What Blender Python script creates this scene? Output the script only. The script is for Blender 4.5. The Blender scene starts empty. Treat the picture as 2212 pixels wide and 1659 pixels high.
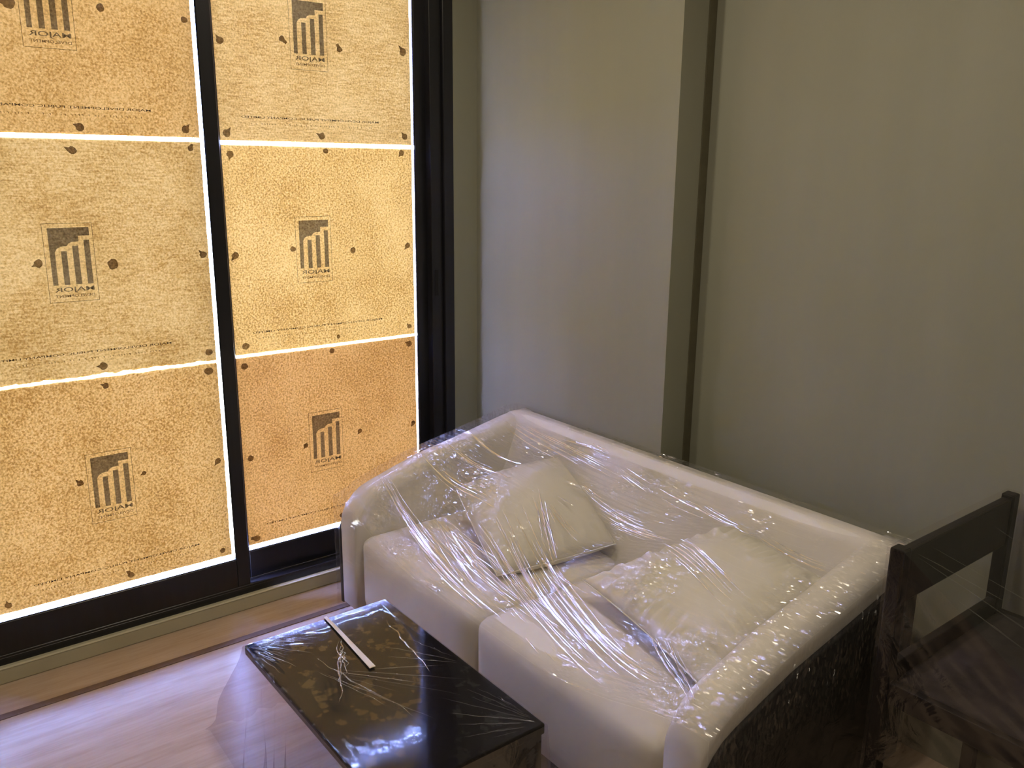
import bpy, bmesh, math, random
import numpy as np
from mathutils import Vector, Matrix, noise
random.seed(7)
SC = bpy.context.scene
COL = SC.collection

# ---------------------------------------------------------------- camera
cam_d = bpy.data.cameras.new('camera')
cam = bpy.data.objects.new('camera', cam_d); COL.objects.link(cam)
R_ = Vector((0.61296172, 0.79005954, 0.00915684))
U_ = Vector((-0.19810923, 0.14246184, 0.96977181))
B_ = Vector((0.76487297, -0.59624705, 0.24384174))
m = Matrix.Identity(4)
for i in range(3):
    m[i][0], m[i][1], m[i][2] = R_[i], U_[i], B_[i]
m.translation = Vector((2.998, -2.140, 1.65))
cam.matrix_world = m
cam_d.sensor_width = 36; cam_d.lens = 1852 / 2212 * 36; cam_d.clip_start = 0.02
SC.camera = cam

# ---------------------------------------------------------------- daylight outside (even white overcast)
w = bpy.data.worlds.new('world'); SC.world = w; w.use_nodes = True
bg = w.node_tree.nodes['Background']
bg.inputs[1].default_value = 1.0
_nt = w.node_tree
_tc = _nt.nodes.new('ShaderNodeTexCoord'); _sx = _nt.nodes.new('ShaderNodeSeparateXYZ'); _mr = _nt.nodes.new('ShaderNodeMapRange'); _mx = _nt.nodes.new('ShaderNodeMix')
_mx.data_type = 'RGBA'; _mr.inputs['From Min'].default_value = -0.15; _mr.inputs['From Max'].default_value = 0.35
_mx.inputs[6].default_value = (38, 36, 34, 1); _mx.inputs[7].default_value = (72, 90, 215, 1)     # ground / far city, bluish upper sky
_nt.links.new(_tc.outputs['Generated'], _sx.inputs[0]); _nt.links.new(_sx.outputs[2], _mr.inputs[0])
_nt.links.new(_mr.outputs[0], _mx.inputs[0]); _nt.links.new(_mx.outputs[2], bg.inputs[0])

def lamp(name, loc, size, power, col):
    d = bpy.data.lights.new(name, 'AREA'); d.shape = 'DISK'; d.size = size; d.energy = power; d.color = col
    o = bpy.data.objects.new(name, d); COL.objects.link(o); o.location = loc
    return o
WARM = (1.0, 0.86, 0.66)
# unseen warm ceiling light, split into six disk lamps to multiply film sparkles
for lx, ly, lp in ((0.85, -1.05, 9.0), (1.95, -1.05, 11.5), (3.05, -1.05, 5.0), (1.3, -2.5, 3.0), (2.5, -2.5, 3.5), (3.7, -2.5, 3.5)):
    lamp('split_ceiling_light', (lx, ly, 2.74), 0.09, lp, WARM)
SC.view_settings.view_transform = 'Standard'; SC.view_settings.look = 'None'
SC.view_settings.gamma = 1.0; SC.view_settings.exposure = 0.0
SC.view_settings.use_curve_mapping = False

# ---------------------------------------------------------------- materials
def mat(name):
    M = bpy.data.materials.new(name); M.use_nodes = True
    nt = M.node_tree; nt.nodes.clear()
    out = nt.nodes.new('ShaderNodeOutputMaterial')
    return M, nt, out
def N(nt, t, **k):
    n = nt.nodes.new(t)
    for a, b in k.items():
        if a in n.inputs: n.inputs[a].default_value = b
        else: setattr(n, a, b)
    return n
def L(nt, a, b): nt.links.new(a, b)
def coords(nt, scale=(1, 1, 1), rot=(0, 0, 0)):
    tc = N(nt, 'ShaderNodeTexCoord'); mp = N(nt, 'ShaderNodeMapping')
    mp.inputs['Scale'].default_value = scale; mp.inputs['Rotation'].default_value = rot
    L(nt, tc.outputs['Object'], mp.inputs[0]); return mp.outputs[0]
def ramp(nt, fac, stops):
    r = N(nt, 'ShaderNodeValToRGB'); e = r.color_ramp.elements
    e[0].position, e[0].color = stops[0][0], (*stops[0][1], 1)
    e[1].position, e[1].color = stops[-1][0], (*stops[-1][1], 1)
    for p, c in stops[1:-1]:
        x = e.new(p); x.color = (*c, 1)
    L(nt, fac, r.inputs[0]); return r.outputs[0]
def pbr(name, c1, c2, rough=0.5, scale=20, spec=0.5, bump=0.0, bscale=200, stretch=(1, 1, 1), coat=0.0, metallic=0.0, sheen=0.0, bdist=0.002, detail=4):
    M, nt, out = mat(name)
    b = N(nt, 'ShaderNodeBsdfPrincipled'); L(nt, b.outputs[0], out.inputs[0])
    co = coords(nt, stretch)
    n = N(nt, 'ShaderNodeTexNoise'); n.inputs['Scale'].default_value = scale; n.inputs['Detail'].default_value = detail
    L(nt, co, n.inputs['Vector'])
    L(nt, ramp(nt, n.outputs[0], [(0.3, c1), (0.7, c2)]), b.inputs['Base Color'])
    b.inputs['Roughness'].default_value = rough; b.inputs['Specular IOR Level'].default_value = spec
    b.inputs['Coat Weight'].default_value = coat; b.inputs['Coat Roughness'].default_value = 0.05
    b.inputs['Metallic'].default_value = metallic
    b.inputs['Sheen Weight'].default_value = sheen
    if bump:
        n2 = N(nt, 'ShaderNodeTexNoise'); n2.inputs['Scale'].default_value = bscale; n2.inputs['Detail'].default_value = 3
        L(nt, co, n2.inputs['Vector'])
        bp = N(nt, 'ShaderNodeBump'); bp.inputs['Strength'].default_value = bump; bp.inputs['Distance'].default_value = bdist
        L(nt, n2.outputs[0], bp.inputs['Height']); L(nt, bp.outputs[0], b.inputs['Normal'])
    return M
WALL = pbr('wallpaper', (0.262, 0.264, 0.205), (0.280, 0.282, 0.222), 0.62, 6, 0.4, 0.12, 260, (1, 1, 0.12))
CURB = pbr('painted_curb', (0.46, 0.43, 0.30), (0.50, 0.47, 0.33), 0.6, 8, 0.4)
CEIL = pbr('ceiling_paint', (0.72, 0.69, 0.6), (0.76, 0.72, 0.64), 0.8, 5)
FRAME = pbr('black_aluminium', (0.010, 0.010, 0.012), (0.014, 0.014, 0.017), 0.30, 60, 0.5, 0.05, 400, (1, 1, 0.05))
GASKET = pbr('sky_tinted_gasket', (0.008, 0.012, 0.03), (0.012, 0.02, 0.05), 0.18, 60, 0.8)  # blue of the reflected sky put into the dark gasket colour
TRACK = pbr('track_aluminium', (0.35, 0.35, 0.36), (0.42, 0.42, 0.43), 0.25, 60, 0.5, metallic=1.0)
FLOOR_STRIP = pbr('brown_strip', (0.12, 0.075, 0.045), (0.16, 0.10, 0.06), 0.5, 30)
CREAM = pbr('cream_fabric', (0.69, 0.665, 0.615), (0.74, 0.715, 0.665), 0.9, 8, 0.2, 0.3, 900, sheen=0.3, bdist=0.0006)
PILLOW = pbr('ivory_cotton', (0.68, 0.66, 0.575), (0.72, 0.70, 0.615), 0.85, 8, 0.2, 0.25, 1200, sheen=0.2, bdist=0.0005)
SHELL = pbr('charcoal_fabric', (0.018, 0.017, 0.018), (0.026, 0.024, 0.025), 0.75, 60, 0.3, 0.3, 800)
LACQ = pbr('black_lacquer', (0.006, 0.005, 0.005), (0.010, 0.008, 0.007), 0.09, 14, 0.32)
DWOOD = pbr('dark_stained_wood', (0.007, 0.0055, 0.0055), (0.013, 0.010, 0.0095), 0.42, 20, 0.3, 0.1, 80, (1, 1, 0.1))
SEATM = pbr('dark_seat_fabric', (0.024, 0.020, 0.020), (0.034, 0.028, 0.028), 0.8, 40, 0.3, 0.3, 600)
TAPE = pbr('cream_tape', (0.66, 0.60, 0.46), (0.72, 0.66, 0.52), 0.55, 30)

def floor_mat():
    M, nt, out = mat('pale_laminate')
    b = N(nt, 'ShaderNodeBsdfPrincipled'); L(nt, b.outputs[0], out.inputs[0])
    co = coords(nt, (9, 0.9, 1))
    n = N(nt, 'ShaderNodeTexNoise'); n.inputs['Scale'].default_value = 2.5; n.inputs['Detail'].default_value = 7; n.inputs['Distortion'].default_value = 0.6
    L(nt, co, n.inputs['Vector'])
    n3 = N(nt, 'ShaderNodeTexNoise'); n3.inputs['Scale'].default_value = 12; n3.inputs['Detail'].default_value = 5
    L(nt, co, n3.inputs['Vector'])
    mx = N(nt, 'ShaderNodeMix', data_type='FLOAT'); mx.inputs[0].default_value = 0.4
    L(nt, n.outputs[0], mx.inputs[2]); L(nt, n3.outputs[0], mx.inputs[3])
    L(nt, ramp(nt, mx.outputs[0], [(0.32, (0.40, 0.295, 0.215)), (0.5, (0.47, 0.36, 0.27)), (0.68, (0.52, 0.41, 0.315))]), b.inputs['Base Color'])
    b.inputs['Roughness'].default_value = 0.27; b.inputs['Specular IOR Level'].default_value = 0.42
    bp = N(nt, 'ShaderNodeBump'); bp.inputs['Strength'].default_value = 0.15; bp.inputs['Distance'].default_value = 0.001
    L(nt, n3.outputs[0], bp.inputs['Height']); L(nt, bp.outputs[0], b.inputs['Normal'])
    return M
FLOOR = floor_mat()

def paper_mat(name, lo, mid, hi, seed, fib=0.35):
    M, nt, out = mat(name)
    tc = N(nt, 'ShaderNodeTexCoord')
    mp = N(nt, 'ShaderNodeMapping'); mp.inputs['Location'].default_value = (seed, seed * 2.3, seed * 1.7)
    L(nt, tc.outputs['Object'], mp.inputs[0])
    a = N(nt, 'ShaderNodeTexNoise'); a.inputs['Scale'].default_value = 150; a.inputs['Detail'].default_value = 3; a.inputs['Roughness'].default_value = 0.6
    L(nt, mp.outputs[0], a.inputs['Vector'])
    mp2 = N(nt, 'ShaderNodeMapping'); mp2.inputs['Scale'].default_value = (1, 12, 90); mp2.inputs['Location'].default_value = (seed, seed, seed)
    L(nt, tc.outputs['Object'], mp2.inputs[0])
    f = N(nt, 'ShaderNodeTexNoise'); f.inputs['Scale'].default_value = 2.2; f.inputs['Detail'].default_value = 5
    L(nt, mp2.outputs[0], f.inputs['Vector'])
    c = N(nt, 'ShaderNodeTexNoise'); c.inputs['Scale'].default_value = 5; c.inputs['Detail'].default_value = 3
    L(nt, mp.outputs[0], c.inputs['Vector'])
    m1 = N(nt, 'ShaderNodeMix', data_type='FLOAT'); m1.inputs[0].default_value = fib * 0.6
    L(nt, a.outputs[0], m1.inputs[2]); L(nt, f.outputs[0], m1.inputs[3])
    m2 = N(nt, 'ShaderNodeMix', data_type='FLOAT'); m2.inputs[0].default_value = 0.22
    L(nt, m1.outputs[0], m2.inputs[2]); L(nt, c.outputs[0], m2.inputs[3])
    col = ramp(nt, m2.outputs[0], [(0.38, lo), (0.5, mid), (0.61, hi)])
    tr = N(nt, 'ShaderNodeBsdfTranslucent'); L(nt, col, tr.inputs[0])
    df = N(nt, 'ShaderNodeBsdfDiffuse'); df.inputs[0].default_value = (0.24, 0.15, 0.07, 1)
    ad = N(nt, 'ShaderNodeAddShader'); L(nt, tr.outputs[0], ad.inputs[0]); L(nt, df.outputs[0], ad.inputs[1])
    L(nt, ad.outputs[0], out.inputs[0])
    return M
def pulp_mat():
    M, nt, out = mat('dense_paper_pulp')          # the paper's own optical density: it lets a few per cent of the light through
    t = N(nt, 'ShaderNodeBsdfTransparent'); t.inputs[0].default_value = (0.035, 0.035, 0.035, 1); L(nt, t.outputs[0], out.inputs[0])
    return M
PULP = pulp_mat()
def filt(name, col, gloss=0.0):
    M, nt, out = mat(name)
    t = N(nt, 'ShaderNodeBsdfTransparent')
    n = N(nt, 'ShaderNodeTexNoise'); n.inputs['Scale'].default_value = 130; n.inputs['Detail'].default_value = 3
    L(nt, coords(nt), n.inputs['Vector'])
    L(nt, ramp(nt, n.outputs[0], [(0.3, tuple(x * 0.82 for x in col)), (0.7, tuple(min(1, x * 1.15) for x in col))]), t.inputs[0])
    if gloss:
        g = N(nt, 'ShaderNodeBsdfGlossy'); g.inputs['Roughness'].default_value = 0.4; g.inputs[0].default_value = (1, 1, 1, 1)
        mx = N(nt, 'ShaderNodeMixShader'); mx.inputs[0].default_value = gloss
        L(nt, t.outputs[0], mx.inputs[1]); L(nt, g.outputs[0], mx.inputs[2]); L(nt, mx.outputs[0], out.inputs[0])
    else: L(nt, t.outputs[0], out.inputs[0])
    return M
INK = filt('grey_ink', (0.30, 0.305, 0.36))
INK_FAINT = filt('faint_ink', (0.36, 0.34, 0.36))
GLUE = filt('brown_glue', (0.30, 0.25, 0.20), 0.02)

def clear_mat(name, ior, rough, tint=(1, 1, 1), haze=0.0, bumpfn=None, boost=1.0, maxr=0.45, patchy=False):
    M, nt, out = mat(name)
    t = N(nt, 'ShaderNodeBsdfTransparent'); t.inputs[0].default_value = (*tint, 1)
    g = N(nt, 'ShaderNodeBsdfGlossy'); g.inputs['Roughness'].default_value = rough; g.inputs[0].default_value = (1, 1, 1, 1)
    fr = N(nt, 'ShaderNodeFresnel'); fr.inputs['IOR'].default_value = ior
    k = N(nt, 'ShaderNodeMath', operation='MULTIPLY'); k.inputs[1].default_value = boost; L(nt, fr.outputs[0], k.inputs[0])
    if patchy:
        pn = N(nt, 'ShaderNodeTexNoise'); pn.inputs['Scale'].default_value = 18; pn.inputs['Detail'].default_value = 7; pn.inputs['Roughness'].default_value = 0.65
        L(nt, coords(nt), pn.inputs['Vector'])
        pr = N(nt, 'ShaderNodeMapRange'); pr.inputs['From Min'].default_value = 0.56; pr.inputs['From Max'].default_value = 0.59; pr.inputs['To Min'].default_value = 0.55; pr.inputs['To Max'].default_value = 1.7
        L(nt, pn.outputs[0], pr.inputs[0])
        pk = N(nt, 'ShaderNodeMath', operation='MULTIPLY'); L(nt, k.outputs[0], pk.inputs[0]); L(nt, pr.outputs[0], pk.inputs[1]); k = pk
    k2 = N(nt, 'ShaderNodeMath', operation='MINIMUM'); k2.inputs[1].default_value = maxr; L(nt, k.outputs[0], k2.inputs[0])
    mx = N(nt, 'ShaderNodeMixShader'); L(nt, k2.outputs[0], mx.inputs[0]); L(nt, t.outputs[0], mx.inputs[1]); L(nt, g.outputs[0], mx.inputs[2])
    last = mx.outputs[0]
    if haze:
        d = N(nt, 'ShaderNodeBsdfDiffuse'); d.inputs[0].default_value = (0.8, 0.8, 0.85, 1)
        m2 = N(nt, 'ShaderNodeMixShader'); m2.inputs[0].default_value = haze
        L(nt, last, m2.inputs[1]); L(nt, d.outputs[0], m2.inputs[2]); last = m2.outputs[0]
    L(nt, last, out.inputs[0])
    if bumpfn:
        b = bumpfn(nt)
        if isinstance(b, tuple):
            rr = N(nt, 'ShaderNodeMapRange'); rr.inputs['To Min'].default_value = rough; rr.inputs['To Max'].default_value = 0.16
            L(nt, b[1], rr.inputs[0]); L(nt, rr.outputs[0], g.inputs['Roughness'])
            r2 = N(nt, 'ShaderNodeMapRange'); r2.inputs['To Min'].default_value = 1.0; r2.inputs['To Max'].default_value = 2.5; L(nt, b[1], r2.inputs[0])
            k3 = N(nt, 'ShaderNodeMath', operation='MULTIPLY'); L(nt, k2.outputs[0], k3.inputs[0]); L(nt, r2.outputs[0], k3.inputs[1]); L(nt, k3.outputs[0], mx.inputs[0])
            b = b[0]
        L(nt, b, g.inputs['Normal'])
    return M
def facets(nt, base, scale, amp, stretch=(1, 1, 1), rot=(0, 0, 0), mask=None):
    c = coords(nt, stretch, rot)
    v = N(nt, 'ShaderNodeTexVoronoi', feature='F1'); v.inputs['Scale'].default_value = scale; L(nt, c, v.inputs['Vector'])
    sb = N(nt, 'ShaderNodeVectorMath', operation='SUBTRACT'); sb.inputs[1].default_value = (.5, .5, .5); L(nt, v.outputs['Color'], sb.inputs[0])
    sc = N(nt, 'ShaderNodeVectorMath', operation='SCALE'); sc.inputs['Scale'].default_value = amp; L(nt, sb.outputs[0], sc.inputs[0])
    if mask is not None:
        mm = N(nt, 'ShaderNodeMath', operation='MULTIPLY'); mm.inputs[1].default_value = amp; L(nt, mask, mm.inputs[0]); L(nt, mm.outputs[0], sc.inputs['Scale'])
    ad = N(nt, 'ShaderNodeVectorMath', operation='ADD'); L(nt, base, ad.inputs[0]); L(nt, sc.outputs[0], ad.inputs[1])
    nm = N(nt, 'ShaderNodeVectorMath', operation='NORMALIZE'); L(nt, ad.outputs[0], nm.inputs[0])
    return nm.outputs[0]
def geo_normal(nt): return N(nt, 'ShaderNodeNewGeometry').outputs['Normal']
def arm_film_bump(nt):
    sz = N(nt, 'ShaderNodeSeparateXYZ'); L(nt, coords(nt), sz.inputs[0])
    mz = N(nt, 'ShaderNodeMapRange'); mz.inputs['From Min'].default_value = 0.33; mz.inputs['From Max'].default_value = 0.50; L(nt, sz.outputs[2], mz.inputs[0])
    return facets(nt, crinkle_bump(nt, 14, 0.008), 130, 1.5, (1, 1.2, 0.5), (0, 0, 0), mz.outputs[0])
def stretch_bump(nt, rot=0.13, sx=1.2, sy=70, dist=0.0055, crink=0.00075, crk_scale=85):
    co = coords(nt, (sx, sy, sy), (0, 0, rot))
    a = N(nt, 'ShaderNodeTexNoise'); a.inputs['Scale'].default_value = 1.0; a.inputs['Detail'].default_value = 2; a.inputs['Roughness'].default_value = 0.4
    L(nt, co, a.inputs['Vector'])
    c2 = coords(nt)
    v = N(nt, 'ShaderNodeTexNoise'); v.inputs['Scale'].default_value = crk_scale; v.inputs['Detail'].default_value = 2; v.inputs['Distortion'].default_value = 0.8
    n = N(nt, 'ShaderNodeTexNoise'); n.inputs['Scale'].default_value = 5; n.inputs['Detail'].default_value = 3
    L(nt, c2, n.inputs['Vector']); L(nt, c2, v.inputs['Vector'])
    th = N(nt, 'ShaderNodeMapRange'); th.inputs['From Min'].default_value = 0.53; th.inputs['From Max'].default_value = 0.68
    L(nt, n.outputs[0], th.inputs[0])
    sx_ = N(nt, 'ShaderNodeSeparateXYZ'); L(nt, c2, sx_.inputs[0])
    mr = N(nt, 'ShaderNodeMapRange'); mr.inputs['From Min'].default_value = 1.90; mr.inputs['From Max'].default_value = 1.97; L(nt, sx_.outputs[0], mr.inputs[0])
    m3 = N(nt, 'ShaderNodeMath', operation='MULTIPLY'); m3.inputs[1].default_value = 1.6; L(nt, mr.outputs[0], m3.inputs[0]); mr = m3
    mxx = N(nt, 'ShaderNodeMath', operation='MAXIMUM'); L(nt, th.outputs[0], mxx.inputs[0]); L(nt, mr.outputs[0], mxx.inputs[1]); th = mxx
    vv = N(nt, 'ShaderNodeMath', operation='MULTIPLY'); L(nt, v.outputs[0], vv.inputs[0]); L(nt, th.outputs[0], vv.inputs[1])
    b1 = N(nt, 'ShaderNodeBump'); b1.inputs['Distance'].default_value = dist; L(nt, a.outputs[0], b1.inputs['Height'])
    b2 = N(nt, 'ShaderNodeBump'); b2.inputs['Distance'].default_value = crink * 8; L(nt, vv.outputs[0], b2.inputs['Height']); L(nt, b1.outputs[0], b2.inputs['Normal'])
    if not crink: return b1.outputs[0]
    cl = N(nt, 'ShaderNodeMath', operation='MINIMUM'); cl.inputs[1].default_value = 1.0; L(nt, th.outputs[0], cl.inputs[0])
    return facets(nt, b1.outputs[0], 150, 1.6, (0.5, 1.3, 1), (0, 0, rot), cl.outputs[0]), cl.outputs[0]
def crinkle_bump(nt, scale=16, dist=0.010):
    c2 = coords(nt)
    n = N(nt, 'ShaderNodeTexNoise'); n.inputs['Scale'].default_value = scale; n.inputs['Detail'].default_value = 5; n.inputs['Distortion'].default_value = 1.2
    L(nt, c2, n.inputs['Vector'])
    b = N(nt, 'ShaderNodeBump'); b.inputs['Distance'].default_value = dist; L(nt, n.outputs[0], b.inputs['Height'])
    return b.outputs[0]
GLASS = clear_mat('window_glass', 1.45, 0.0, (0.96, 0.99, 0.99))
FILM = clear_mat('stretch_film', 1.4, 0.06, (0.98, 0.97, 0.98), 0.03, stretch_bump, 1.2)
FILM_FRONT = clear_mat('stretch_film_front', 1.35, 0.08, (0.98, 0.97, 0.98), 0.02, lambda nt: stretch_bump(nt, 0, 1.2, 60, .0008, 0), 0.6, .07)
FOLD = clear_mat('folded_film', 1.45, 0.035, (0.97, 0.97, 0.98), 0.03, None, 5.0)
FILM_ARM = clear_mat('crinkled_film', 1.5, 0.15, (0.97, 0.96, 0.97), 0.01, arm_film_bump, 1.1, .10)
FILM_LOOSE = clear_mat('loose_film', 1.5, 0.06, (0.90, 0.885, 0.92), 0.04, lambda nt: crinkle_bump(nt, 9, 0.010), 0.9, .12)
FILM_TABLE = clear_mat('table_film', 1.5, 0.05, (0.97, 0.96, 0.97), 0.004, lambda nt: crinkle_bump(nt, 7, 0.00045), 0.5, .15, True)
FILM_CHAIR = clear_mat('chair_film', 1.5, 0.12, (0.93, 0.91, 0.92), 0.004, lambda nt: crinkle_bump(nt, 9, 0.007), 0.6, .08)

# ---------------------------------------------------------------- helpers
def tag(o, label=None, cat=None, group=None, kind=None):
    if label: o['label'] = label
    if cat: o['category'] = cat
    if group: o['group'] = group
    if kind: o['kind'] = kind
    return o
def empty(name, loc=(0, 0, 0)):
    o = bpy.data.objects.new(name, None); COL.objects.link(o); o.location = loc; o.empty_display_size = 0.1
    return o
def link(name, me, M, parent=None, smooth=False):
    me.materials.append(M)
    if smooth:
        for p in me.polygons: p.use_smooth = True
    o = bpy.data.objects.new(name, me); COL.objects.link(o)
    if parent is not None:
        o.parent = parent
        q = parent
        off = Vector((0, 0, 0))
        while q is not None: off += Vector(q.location); q = q.parent
        o.location = -off          # meshes are written in world coordinates
    return o
def from_bm(name, bm, M, parent=None, smooth=False):
    me = bpy.data.meshes.new(name); bmesh.ops.recalc_face_normals(bm, faces=bm.faces); bm.to_mesh(me); bm.free()
    return link(name, me, M, parent, smooth)
def boxbm(bm, x0, x1, y0, y1, z0, z1, bev=0.0, seg=2):
    g = bmesh.ops.create_cube(bm, size=1)
    vs = g['verts']
    for v in vs:
        v.co = Vector(((x0 + x1) / 2 + v.co.x * (x1 - x0), (y0 + y1) / 2 + v.co.y * (y1 - y0), (z0 + z1) / 2 + v.co.z * (z1 - z0)))
    if bev:
        es = list({e for v in vs for e in v.link_edges})
        bmesh.ops.bevel(bm, geom=es, offset=bev, segments=seg, affect='EDGES', profile=0.5)
def box(name, b, M, parent=None, bev=0.0, seg=2, smooth=False):
    bm = bmesh.new(); boxbm(bm, *b, bev, seg)
    return from_bm(name, bm, M, parent, smooth)
def grid_mesh(name, P, M, parent=None, smooth=True, closed=False):
    """P: array rows x cols x 3"""
    r, c, _ = P.shape
    vs = P.reshape(-1, 3).tolist(); fs = []
    cc = c if closed else c - 1
    for i in range(r - 1):
        for j in range(cc):
            j2 = (j + 1) % c
            fs.append((i * c + j, i * c + j2, (i + 1) * c + j2, (i + 1) * c + j))
    me = bpy.data.meshes.new(name); me.from_pydata(vs, [], fs); me.update()
    return link(name, me, M, parent, smooth)
def loft(name, rings, M, parent=None, smooth=True):
    bm = bmesh.new(); R = []
    for r in rings: R.append([bm.verts.new(p) for p in r])
    n = len(R[0])
    for a, b in zip(R, R[1:]):
        for j in range(n):
            bm.faces.new((a[j], a[(j + 1) % n], b[(j + 1) % n], b[j]))
    bm.faces.new(R[0][::-1]); bm.faces.new(R[-1])
    return from_bm(name, bm, M, parent, smooth)

# ---------------------------------------------------------------- room shell
RX, RY, RZ = 4.6, -4.6, 2.75
PX, RD = 1.092, 0.150            # pillar edge, recess depth
tag(box('floor', (-0.12, RX + .1, RY - .1, 0.3, -0.08, 0), FLOOR), kind='structure')
tag(box('ceiling', (-0.12, RX + .1, RY - .1, 0.3, RZ, RZ + .1), CEIL), kind='structure')
WY0, WY1, WZ1 = -2.17, -0.118, 2.62          # window opening
bm = bmesh.new()
boxbm(bm, -0.12, 0, WY1, 0.3, 0, RZ); boxbm(bm, -0.12, 0, RY, WY0, 0, RZ)
boxbm(bm, -0.12, 0, WY0, WY1, WZ1, RZ); boxbm(bm, -0.12, 0, WY0, WY1, 0, 0.030)
tag(from_bm('wall_left', bm, WALL), kind='structure')
tag(box('wall_right', (RX, RX + .1, RY, 0.3, 0, RZ), WALL), kind='structure')
tag(box('wall_front', (0, RX, RY - .1, RY, 0, RZ), WALL), kind='structure')
tag(box('wall_back', (PX, RX, RD, 0.3, 0, RZ), WALL), kind='structure')
tag(box('wall_pillar', (0.0, PX, 0.0, 0.3, 0, RZ), WALL), kind='structure')
box('corner_shadow_strip', (PX - 0.002, PX + 0.004, RD - 0.036, RD - 0.0005, 0, RZ), pbr('shadow_line', (0.10, 0.09, 0.055), (0.12, 0.11, 0.065), 0.7), bpy.data.objects['wall_back'], 0.001)  # dark strip drawn for the shade of the gap in the corner
tag(box('baseboard_left', (0.0, 0.033, -4.5, 0.0, 0.0, 0.052), CURB, None, 0.004), kind='structure')
box('edge_highlight', (0.0245, 0.0345, -4.5, 0.0, 0.0515, 0.0565), pbr('curb_highlight', (0.60, 0.57, 0.42), (0.64, 0.61, 0.46), 0.35, 8, 0.5), bpy.data.objects['baseboard_left'], 0.002)  # lighter lip: highlight along the curb's top edge put into its colour
tag(box('floor_strip_1', (0.212, 0.242, RY, -0.02, -0.004, 0.0025), FLOOR_STRIP, None, 0.001), kind='structure')  # narrow brown strip along the floor, parallel to the window

# ---------------------------------------------------------------- window
win = tag(empty('window_1', (0, -1.14, 0)), kind='structure')
def wb(name, y0, y1, z0, z1, x0, x1, M=FRAME, parent=win, bev=0.002): return box(name, (x0, x1, y0, y1, z0, z1), M, parent, bev, 1)
# outer frame: stepped jambs, head and sill
for s, (ya, yb, yc) in enumerate(((-0.118, -0.165, -0.218), (WY0, WY0 + .047, WY0 + .1))):
    j = wb('frame_jamb', min(ya, yb), max(ya, yb), 0.03, WZ1, -0.10, 0.004)
    wb('jamb_step', min(yb, yc), max(yb, yc), 0.03, WZ1, -0.10, -0.012 if s == 0 else -0.012, parent=j)
wb('frame_head', WY0, WY1, WZ1 - 0.06, WZ1, -0.10, 0.004)
sill = wb('frame_sill', WY0 + .047, -0.165, 0.030, 0.078, -0.10, 0.004)
wb('frame_sill_lip', WY0 + .047, -0.165, 0.074, 0.086, -0.004, 0.003)
for zc, xx in ((0.0795, -0.045), (0.0795, -0.066)):
    wb('track', -1.06, -0.166, 0.078, 0.0885, xx - 0.002, xx + 0.002, TRACK, sill, 0.0005)
wb('lock_recess', -0.205, -0.190, 1.13, 1.24, -0.0125, -0.0105, pbr('black_plastic', (0.003, 0.003, 0.003), (0.005, 0.005, 0.005), 0.6))
def sash(y0, y1, sl, sr, zr, x0, x1, lab):
    s = empty('sash', (0, (y0 + y1) / 2, 0)); s.parent = win; s.location = Vector((0, (y0 + y1) / 2, 0)) - win.location
    wb('stile', y0, y0 + sl, 0.079, 2.56, x0, x1, parent=s); wb('stile', y1 - sr, y1, 0.079, 2.56, x0, x1, parent=s)
    wb('bottom_rail', y0 + sl, y1 - sr, 0.079, zr, x0, x1, parent=s); wb('top_rail', y0 + sl, y1 - sr, 2.50, 2.56, x0, x1, parent=s)
    xm = x0 + 0.004
    wb('glass_pane', y0 + sl - .004, y1 - sr + .004, zr - .004, 2.504, xm - .002, xm + .001, GLASS, s, 0)
    for (a, b) in ((y0 + sl, y0 + sl + .0025), (y1 - sr - .0025, y1 - sr)):
        wb('glazing_gasket', a, b, zr, 2.5, xm + .001, x1 - .004, GASKET, s, 0.001)
    wb('glazing_gasket', y0 + sl, y1 - sr, zr, zr + .003, xm + .001, x1 - .004, GASKET, s, 0.0005)
    return s
tag(sash(-2.07, -1.072, 0.05, 0.048, 0.198, -0.030, 0.0, ''), 'sliding sash in front')
tag(sash(-1.100, -0.205, 0.048, 0.062, 0.196, -0.082, -0.048, ''), 'sliding sash behind')

# ---------------------------------------------------------------- paper sheets on the glass
def text_mesh(body, size_w, size_h):
    cu = bpy.data.curves.new('t', 'FONT'); cu.body = body; cu.resolution_u = 3; cu.offset = 0.012
    o = bpy.data.objects.new('t', cu); COL.objects.link(o)
    dg = bpy.context.evaluated_depsgraph_get(); dg.update()
    me = bpy.data.meshes.new_from_object(o.evaluated_get(dg))
    bpy.data.objects.remove(o)
    xs = [v.co.x for v in me.vertices]; ys = [v.co.y for v in me.vertices]
    x0, x1, y0, y1 = min(xs), max(xs), min(ys), max(ys)
    for v in me.vertices:
        v.co.x = (v.co.x - x0) / (x1 - x0) * size_w; v.co.y = (v.co.y - y0) / (y1 - y0) * size_h
    return me
def place_text(me, ystart, z0, x):
    """text starts at ystart and runs towards -y: it is read from outside, mirrored in here"""
    for v in me.vertices:
        a, b = v.co.x, v.co.y
        v.co = Vector((x, ystart - a, z0 + b))
    return me
def flat(name, polys, x, M, parent):
    vs = []; fs = []
    for p in polys:
        n = len(vs); vs += [(x, a, b) for a, b in p]; fs.append(tuple(range(n, n + len(p))))
    me = bpy.data.meshes.new(name); me.from_pydata(vs, [], fs); me.update()
    return link(name, me, M, parent)
def thick_line(a, b, w):
    a = Vector(a); b = Vector(b); d = (b - a).normalized(); n = Vector((-d.y, d.x)) * w / 2; d = d * w / 2
    return [tuple(a - d - n), tuple(b + d - n), tuple(b + d + n), tuple(a - d + n)]
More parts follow.
